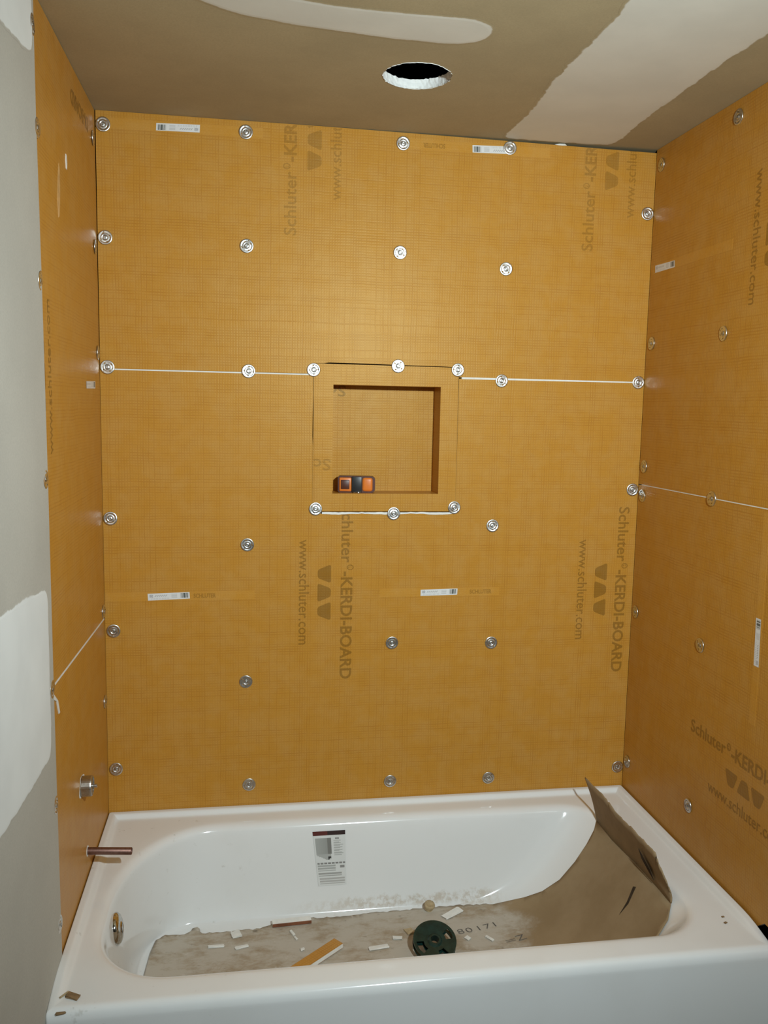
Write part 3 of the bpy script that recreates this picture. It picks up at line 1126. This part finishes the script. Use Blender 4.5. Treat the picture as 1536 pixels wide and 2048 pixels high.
# ------------------------------------------------------------------ CARDBOARD LINER
def sheet(name, outline, mat, parent, lift, step=0.022, thick=0.003):
    pts = [Vector(p) for p in outline]
    edges = [(i, (i + 1) % len(pts)) for i in range(len(pts))]
    x0, x1 = min(p.x for p in pts), max(p.x for p in pts)
    y0, y1 = min(p.y for p in pts), max(p.y for p in pts)
    inner = []
    xx = x0 + step / 2
    while xx < x1:
        yy = y0 + step / 2
        while yy < y1:
            inner.append(Vector((xx, yy)))
            yy += step
        xx += step
    r = delaunay_2d_cdt(pts + inner, edges, [], 1, 1e-5)
    vs = [Vector((p.x, p.y, drop(p.x, p.y) + lift(p.x, p.y))) for p in r[0]]
    o = from_py(name, vs, [tuple(f) for f in r[2]], mat, parent, True)
    s = o.modifiers.new('thickness', 'SOLIDIFY')
    s.thickness = thick
    s.offset = 1.0
    return o


def ragged(pts, amp, step, seed):
    r = random.Random(seed)
    out = []
    for i in range(len(pts)):
        a, b = Vector(pts[i]), Vector(pts[(i + 1) % len(pts)])
        k = max(1, int((b - a).length / step))
        t = (b - a).normalized()
        nn = Vector((-t.y, t.x))
        for j in range(k):
            out.append(a.lerp(b, j / k) + nn * (r.uniform(-amp, amp) if j else 0))
    return out



back = [(0.146, -0.214), (0.167, -0.195), (0.205, -0.196), (0.224, -0.189), (0.236, -0.170), (0.248, -0.166), (0.262, -0.196),
        (0.308, -0.199), (0.413, -0.195), (0.447, -0.176), (0.549, -0.163), (0.603, -0.168), (0.686, -0.165),
        (0.742, -0.161), (0.799, -0.162), (0.871, -0.155), (0.942, -0.156), (1.000, -0.157), (1.062, -0.169),
        (1.151, -0.184), (1.197, -0.197), (1.244, -0.205), (1.288, -0.202), (1.324, -0.195), (1.350, -0.181)]
FOLD = [(1.362, -0.165), (1.371, -0.254), (1.3765, -0.380), (1.3785, -0.500), (1.3785, -0.569)]
front = [(1.355, -0.602), (1.30, -0.632), (1.20, -0.655), (0.9, -0.650), (0.4, -0.648), (0.20, -0.640), (0.140, -0.60), (0.128, -0.46), (0.130, -0.375), (0.137, -0.264)]
ol = ragged(back[:19], 0.0035, 0.009, 3)[:-1]
ol = [p for i, p in enumerate(ol) if p.x < 1.063 and not (p.y < -0.23)]
ol += [Vector(p) for p in back[18:]] + [Vector(p) for p in FOLD] + [Vector(p) for p in front]


def liner_lift(x, y):
    e = 0.003 + 0.004 * max(0.0, noise.noise(Vector((x * 7, y * 7, 1.5))))
    return e + 0.006 * (1 - sstep(0.13, 0.20, x)) * 0.5


liner = sheet('cardboard_liner', ol[::-1], M['liner'], None, liner_lift, 0.016, 0.003)
tag(liner, 'torn brown cardboard sheet lining the bathtub bottom and right end, caked in mud', 'cardboard')

# the torn flap bent up along the fold
flap_top = [(1.322, -0.160, 0.103), (1.325, -0.209, 0.100), (1.328, -0.268, 0.101), (1.334, -0.320, 0.089), (1.339, -0.371, 0.081),
            (1.341, -0.439, 0.084), (1.345, -0.487, 0.080), (1.347, -0.535, 0.080), (1.357, -0.539, 0.050), (1.365, -0.552, 0.028),
            (1.376, -0.560, -0.004)]
bot = [Vector((x, y, drop(x, y) - ZT + 0.006)) for x, y in FOLD]
topd = []
r = random.Random(11)
for i in range(len(flap_top) - 1):
    a, b = Vector(flap_top[i]), Vector(flap_top[i + 1])
    for j in range(6):
        p = a.lerp(b, j / 6)
        if j and i > 0:
            p = p + Vector((0, r.uniform(-0.002, 0.002), r.uniform(-0.0025, 0.0025)))
        topd.append(p)
topd.append(Vector(flap_top[-1]))
nT = len(topd)
botd = []
for k in range(nT):
    t = (k / (nT - 1)) * (len(bot) - 1)
    i = min(int(t), len(bot) - 2)
    botd.append(bot[i].lerp(bot[i + 1], t - i))
vs, fs = [], []
R_ = 5
for j in range(R_ + 1):
    t = j / R_
    for k in range(nT):
        p = botd[k].lerp(topd[k], t)
        p.x += 0.004 * math.sin(math.pi * t)
        vs.append((p.x, p.y, p.z + ZT))
for j in range(R_):
    for k in range(nT - 1):
        fs.append((j * nT + k, j * nT + k + 1, (j + 1) * nT + k + 1, (j + 1) * nT + k))
flap = from_py('flap', vs, fs, M['card'], liner, True)
so = flap.modifiers.new('thickness', 'SOLIDIFY')
so.thickness = 0.0035
so.offset = 0.0
flap['label'] = 'torn cardboard flap standing up along the fold'


def strip3(name, pts3, mat, parent, off=(0, 0, 0), thick=0.0012):
    c = sum((Vector(p) for p in pts3), Vector()) / len(pts3)
    nrm = Vector()
    for i in range(len(pts3)):
        nrm += (Vector(pts3[i]) - c).cross(Vector(pts3[(i + 1) % len(pts3)]) - c)
    nrm.normalize()
    o = Vector(off)
    vs = [Vector(p) + o + Vector((0, 0, ZT)) for p in pts3] + [Vector(p) + o + nrm * thick + Vector((0, 0, ZT)) for p in pts3]
    n = len(pts3)
    fs = [tuple(range(n))[::-1], tuple(range(n, 2 * n))] + [(i, (i + 1) % n, n + (i + 1) % n, n + i) for i in range(n)]
    return from_py(name, vs, fs, mat, parent)


sl = strip3('slit', [(1.355, -0.444, 0.043), (1.360, -0.458, 0.031), (1.3665, -0.488, 0.010), (1.374, -0.497, -0.014), (1.3695, -0.476, -0.002), (1.361, -0.452, 0.020)],
            M['card_dark'], flap, (-0.0050, 0, -0.0015))
sl['label'] = 'dark gash torn in the flap'


def surf_strip(name, pts, mat, parent, lift=0.0064):
    return strip3(name, [(x, y, drop(x, y) - ZT + lift) for x, y in pts], mat, parent)


sl = surf_strip('slit', [(1.348, -0.447), (1.322, -0.463), (1.300, -0.462), (1.322, -0.455), (1.345, -0.438)], M['card_dark'], liner, 0.009)
sl['label'] = 'dark slot cut in the sheet below the flap'

# scribbled marks on the sheet
zs = -0.2535
ang = math.radians(13)
for ox, oy, w, hh, tx in ((0.935, -0.292, 0.018, 0.020, '8'), (0.959, -0.287, 0.018, 0.020, '0'), (0.995, -0.279, 0.003, 0.020, 'l'),
                          (1.013, -0.275, 0.018, 0.020, '7'), (1.042, -0.268, 0.003, 0.020, 'l'), (1.052, -0.345, 0.028, 0.018, '='), (1.084, -0.338, 0.026, 0.022, 'Z')):
    v_, f_ = text_geo(tx, -0.012)
    bm = bmesh.new()
    bv = []
    for x, y in v_:
        X, Y = x * w, y * hh / CAPH
        px, py = ox + X * math.cos(ang) - Y * math.sin(ang), oy + X * math.sin(ang) + Y * math.cos(ang)
        bv.append(bm.verts.new((px, py, drop(px, py) + liner_lift(px, py) + 0.0042)))
    for q in f_:
        bm.faces.new([bv[i] for i in q])
    from_bm('pencil_figure', bm, M['pencil'], liner)

# ------------------------------------------------------------------ THINGS LYING IN THE TUB
zf = lambda x, y: drop(x, y) + liner_lift(x, y) + 0.0036


def free_box(name, mat, cx, cy, sx, sy, sz, ang, bevel=0.0008, tilt=0.0, jag=0.0, seed=0):
    bm = bmesh.new()
    bevel_box(bm, 0, 0, 0, sx, sy, sz, bevel, 1)
    if jag:
        rr = random.Random(seed)
        for v in bm.verts:
            v.co.x += rr.uniform(-jag, jag)
            v.co.y += rr.uniform(-jag, jag)
    o = from_bm(name, bm, mat)
    o.location = (cx, cy, zf(cx, cy) + sz / 2 + 0.0006 + abs(tilt) * sx / 2)
    o.rotation_euler = (0, tilt, ang)
    return o


# offcut of the same board: orange skins, white core
oc_ = empty('board_offcut', (0.530, -0.366, max(zf(0.53 + k * 0.02, -0.366 + k * 0.017) for k in range(-5, 6)) + 0.0015))
oc_.rotation_euler = (0, 0, math.radians(40))
tag(oc_, 'narrow offcut of orange board with a white foam edge, lying in the tub', 'offcut')
for nm, z0, z1, mt in (('foam_core', 0.0008, 0.0117, M['foam']), ('orange_skin', 0.0117, 0.0127, M['board']), ('orange_skin', 0.0, 0.0008, M['board'])):
    bm = bmesh.new()
    c = bmesh.ops.create_cube(bm, size=1.0)['verts']
    bmesh.ops.scale(bm, vec=(0.215, 0.031, z1 - z0), verts=c)
    bmesh.ops.translate(bm, vec=(0, 0, (z0 + z1) / 2), verts=c)
    from_bm(nm, bm, mt, oc_)

sc_ = empty('drywall_scrap', (0.498, -0.182, zf(0.498, -0.182) + 0.001))
sc_.rotation_euler = (0, 0, math.radians(3))
tag(sc_, 'white strip of scrap with a brown edge along the back of the tub bottom', 'scrap')
for nm, y0, y1, mt in (('white_face', -0.009, 0.012, M['foam']), ('brown_edge', -0.0125, -0.009, M['rust'])):
    bm = bmesh.new()
    c = bmesh.ops.create_cube(bm, size=1.0)['verts']
    bmesh.ops.scale(bm, vec=(0.104, y1 - y0, 0.007), verts=c)
    bmesh.ops.translate(bm, vec=(0, (y0 + y1) / 2, 0.0035), verts=c)
    from_bm(nm, bm, mt, sc_)

# green spool: two flanges with kidney slots and a hub
sp = empty('plastic_spool', (0.851, -0.359, zf(0.851, -0.359)))
tag(sp, 'round dark green plastic spool with slots, tilted in the middle of the tub', 'spool')
SPT = Matrix.Translation((0, 0, 0.0235)) @ Matrix.Rotation(math.radians(22), 4, 'X')


def flange(z0, z1):
    bm = bmesh.new()
    radii = (0.0105, 0.020, 0.0235, 0.029, 0.0345, 0.0405, 0.048, 0.0535, 0.0555)
    nn = 48
    faces = []

    def zz(r, up):
        return (z1 if up else z0) + (-0.0035 * (1 - r / 0.05) if up else 0) * (1 if r < 0.05 else 0)
    rows = {}
    for up in (0, 1):
        for j, r in enumerate(radii):
            rows[up, j] = [bm.verts.new((r * math.cos(2 * math.pi * k / nn), r * math.sin(2 * math.pi * k / nn), zz(r, up))) for k in range(nn)]

    def hole(j, k):
        a = (k + 0.5) / nn * 360
        return 3 <= j <= 5 and any(abs((a - c + 180) % 360 - 180) < w for c, w in ((22, 19), (202, 21), (292, 17)))
    for j in range(len(radii) - 1):
        for k in range(nn):
            k2 = (k + 1) % nn
            if hole(j, k):
                for (jj, kk, e) in ((j - 1, k, 0), (j + 1, k, 1), (j, (k - 1) % nn, 2), (j, k2, 3)):
                    if not hole(jj, kk):
                        q = {0: ((j, k), (j, k2)), 1: ((j + 1, k2), (j + 1, k)), 2: ((j + 1, k), (j, k)), 3: ((j, k2), (j + 1, k2))}[e]
                        bm.faces.new((rows[0, q[0][0]][q[0][1]], rows[0, q[1][0]][q[1][1]], rows[1, q[1][0]][q[1][1]], rows[1, q[0][0]][q[0][1]]))
                continue
            bm.faces.new((rows[1, j][k], rows[1, j][k2], rows[1, j + 1][k2], rows[1, j + 1][k]))
            bm.faces.new((rows[0, j][k2], rows[0, j][k], rows[0, j + 1][k], rows[0, j + 1][k2]))
    for j in (0, len(radii) - 1):
        for k in range(nn):
            k2 = (k + 1) % nn
            bm.faces.new((rows[0, j][k], rows[0, j][k2], rows[1, j][k2], rows[1, j][k]))
    bmesh.ops.recalc_face_normals(bm, faces=bm.faces)
    bmesh.ops.transform(bm, matrix=SPT, verts=bm.verts)
    return bm


from_bm('flange', flange(0.016, 0.0195), M['green'], sp)
from_bm('flange', flange(0.0, 0.003), M['green'], sp)
bm = bmesh.new()
lathe(bm, [(0.0105, 0.002), (0.0195, 0.002), (0.0195, 0.017), (0.0150, 0.0215), (0.0105, 0.0215), (0.0105, 0.002)], n=36, mtx=SPT)
from_bm('hub', bm, M['green'], sp)

# tan plug
bm = bmesh.new()
lathe(bm, [(0, 0), (0.011, 0.0), (0.0145, 0.010), (0.0150, 0.017), (0.011, 0.019), (0.008, 0.0155), (0, 0.0150)], n=14)
for v in bm.verts:
    v.co.x *= 1 + 0.12 * noise.noise(v.co * 90)
    v.co.z *= 1 + 0.15 * noise.noise(v.co * 70 + Vector((3, 0, 0)))
pg = from_bm('tan_plug', bm, M['tan'], None, True)
pg.location = (0.878, -0.168, zf(0.878, -0.168) + 0.002)
pg.rotation_euler = (math.radians(16), 0, 0.4)
tag(pg, 'small tan wooden plug at the back of the tub bottom behind the green spool', 'plug')

ws = free_box('paper_scrap', M['foam'], 0.938, -0.196, 0.066, 0.020, 0.002, math.radians(32), 0.0005, 0.02, 0.003, 2)
tag(ws, 'flat white scrap slanting behind the right edge of the green spool', 'scrap')
ws = free_box('tan_scrap', M['tan'], 0.806, -0.262, 0.022, 0.024, 0.003, 0.3, 0.0006, 0.0, 0.002, 5)
tag(ws, 'flat tan chip half under the left side of the green spool', 'chip')
CH = [
    (0.350, -0.216, 0.020, 0.026, 0.3, 'largest white plaster chip near the back left of the tub bottom'),
    (0.300, -0.262, 0.040, 0.008, 0.0, 'long thin white sliver on the left muddy cardboard'),
    (0.365, -0.272, 0.034, 0.009, 0.25, 'slanted white sliver right of another sliver on the cardboard'),
    (0.497, -0.228, 0.006, 0.024, 0.4, 'small upright white chip below the brown edged scrap'),
    (0.519, -0.301, 0.010, 0.009, 0.2, 'white crumb touching the left side of the orange offcut'),
    (0.715, -0.318, 0.050, 0.012, 0.15, 'flat white flake between the orange offcut and the spool'),
    (0.770, -0.285, 0.024, 0.010, -0.1, 'white flake just left of the green spool'),
    (0.952, -0.312, 0.012, 0.014, 0.6, 'white speck just right of the green spool'),
    (1.010, -0.318, 0.008, 0.026, 0.6, 'white sliver lying under the pencilled figures'),
    (0.505, -0.252, 0.005, 0.014, 0.5, 'tiny white crumb above the orange offcut'),
]
for i, (x, y, sx, sy, an, lb) in enumerate(CH):
    o = free_box('plaster_chip', M['mud'], x, y, sx, sy, 0.0032, an, 0.0006, 0.0, min(sx, sy) * 0.22, 40 + i)
    tag(o, lb, 'chip', 'white chips strewn in the tub')

# chips lying on the rim
def rim_chip(x, y, sx, sy, sz, an, mt, lb, nm='wood_chip', tilt=0.0):
    bm = bmesh.new()
    bevel_box(bm, 0, 0, 0, sx, sy, sz, min(sx, sy, sz) * 0.25, 1)
    rr = random.Random(int(x * 1e4))
    for v in bm.verts:
        v.co.x += rr.uniform(-0.15, 0.15) * sx
        v.co.y += rr.uniform(-0.15, 0.15) * sy
    o = from_bm(nm, bm, mt)
    o.location = (x, y, drop(x, y) + sz / 2 + 0.0004 + abs(math.sin(tilt)) * sx / 2)
    o.rotation_euler = (0, tilt, an)
    return tag(o, lb, 'chip')


rim_chip(0.045, -0.750, 0.026, 0.014, 0.004, -0.5, M['brown'], 'brown torn chip on the front left corner of the tub rim')
rim_chip(0.028, -0.746, 0.020, 0.003, 0.004, 0.9, M['tan'], 'pale splinter leaning on the brown chip at the front left rim', 'splinter')
rim_chip(0.030, -0.786, 0.016, 0.006, 0.004, 0.1, M['brown'], 'dark chip on the front edge of the tub at the left end')
rim_chip(1.452, -0.668, 0.006, 0.004, 0.002, 0.2, M['brown'], 'dark speck on the right tub rim, nearer the wall', 'crumb')
rim_chip(1.446, -0.690, 0.008, 0.005, 0.002, 0.5, M['brown'], 'dark speck on the right tub rim, nearer the front', 'crumb')

# ------------------------------------------------------------------ PLUMBING ON THE LEFT WALL
pv = empty('mixing_valve', (0.0, -0.375, 0.246 + ZT))
tag(pv, 'short silver cylinder of a shower mixing valve sticking out of the left wall', 'valve')
VT = AXX
bm = bmesh.new()
lathe(bm, [(0, -0.011), (0.0225, -0.011), (0.0228, 0.0015), (0.0236, 0.003), (0.0236, 0.022), (0.0228, 0.0245), (0.0200, 0.0255), (0.0195, 0.023), (0, 0.023)], n=36, mtx=VT)
from_bm('valve_body', bm, M['valve'], pv, False)
for p in bpy.data.meshes[-1:]:
    pass
bm = bmesh.new()
lathe(bm, [(0, 0.022), (0.0042, 0.022), (0.0042, 0.0345), (0.0030, 0.0355), (0, 0.0355)], n=16, mtx=VT)
from_bm('stem', bm, M['screw'], pv)
bm = bmesh.new()
lathe(bm, [(0.0237, 0.0004), (0.031, 0.0007), (0.032, 0.0001)], n=36, mtx=VT)
for v in bm.verts:
    a = math.atan2(v.co.z, v.co.y)
    if v.co.yz.length > 0.026:
        v.co.yz = v.co.yz.normalized() * (0.0240 + 0.0075 * max(0, math.sin(2 * a + 0.5)) ** 3)
        v.co.x += 0.0012 * max(0, math.sin(3 * a))
tr = from_bm('torn_rim', bm, M['foam'], pv)
tr['label'] = 'ragged pale edge of the hole cut for the valve'

cp = empty('copper_pipe', (0.0, -0.321, 0.0585 + ZT))
tag(cp, 'dull copper pipe stub sticking out of the left wall over the tub', 'pipe')
d = Vector((0.104, -0.008, -0.003)).normalized()
PT = d.to_track_quat('Z', 'Y').to_matrix().to_4x4()
bm = bmesh.new()
lathe(bm, [(0.0087, -0.011), (0.0087, 0.1035), (0.0080, 0.1045), (0.0072, 0.1040), (0.0070, 0.03), (0, 0.03)], n=28, mtx=PT)
from_bm('tube', bm, M['copper'], cp, True)
bm = bmesh.new()
lathe(bm, [(0.0087, 0.0004), (0.0125, 0.0012), (0.0130, 0.0001)], n=24, mtx=AXX)
tr = from_bm('torn_rim', bm, M['mud'], cp)
tr['label'] = 'ragged pale edge of the hole cut for the pipe'

# ------------------------------------------------------------------ TOOL IN THE NICHE
tl = empty('tape_measure', (0.6845, 0.040, IZ0 + ZT))
tl.scale = (1.14, 1.0, 1.06)
tl.rotation_euler = (0, 0, math.radians(-8))
tag(tl, 'small orange and black tape measure lying on the niche bottom', 'tape measure')


def tool_part(name, x0, x1, z0, z1, y0, y1, r, mt, seg=3, parent=None):
    bm = bmesh.new()
    bevel_box(bm, (x0 + x1) / 2, (y0 + y1) / 2, (z0 + z1) / 2, x1 - x0, y1 - y0, z1 - z0, r, seg)
    return from_bm(name, bm, mt, parent or tl, True)


bm = bmesh.new()
# dark casing: rounded outline, right end bulging
po = []
for cx, cz, r0, a0 in ((-0.040, 0.0065, 0.006, 180), (0.036, 0.010, 0.0095, 270), (0.036, 0.0345, 0.0095, 0), (-0.040, 0.0385, 0.006, 90)):
    for k in range(7):
        a = math.radians(a0 + 15 * k)
        po.append((cx + r0 * math.cos(a), cz + r0 * math.sin(a)))
bottom = min(z for _, z in po)
ff = [bm.verts.new((x, -0.016, z - bottom + 0.0004)) for x, z in po]
bb = [bm.verts.new((x, 0.008, z - bottom + 0.0004)) for x, z in po]
bm.faces.new(ff)
bm.faces.new(bb[::-1])
for i in range(len(po)):
    j = (i + 1) % len(po)
    bm.faces.new((ff[j], ff[i], bb[i], bb[j]))
bmesh.ops.recalc_face_normals(bm, faces=bm.faces)
from_bm('casing', bm, M['toolbrown'], tl)
pn = tool_part('orange_panel', -0.0425, -0.0125, 0.0035, 0.0400, -0.0195, -0.012, 0.0028, M['toolorange'])
bt = tool_part('square_button', -0.0385, -0.0175, 0.0095, 0.0340, -0.0212, -0.016, 0.0012, M['toolbrown'], 2, pn)
tool_part('black_band', -0.0120, 0.0130, 0.0015, 0.0430, -0.0205, 0.010, 0.0016, M['black'])
tool_part('orange_panel', 0.0135, 0.0400, 0.0035, 0.0410, -0.0200, -0.008, 0.0070, M['toolorange'], 4)
tool_part('blade_hook', -0.0080, 0.0110, 0.0004, 0.0028, -0.0235, -0.0190, 0.0005, M['chrome'], 1)
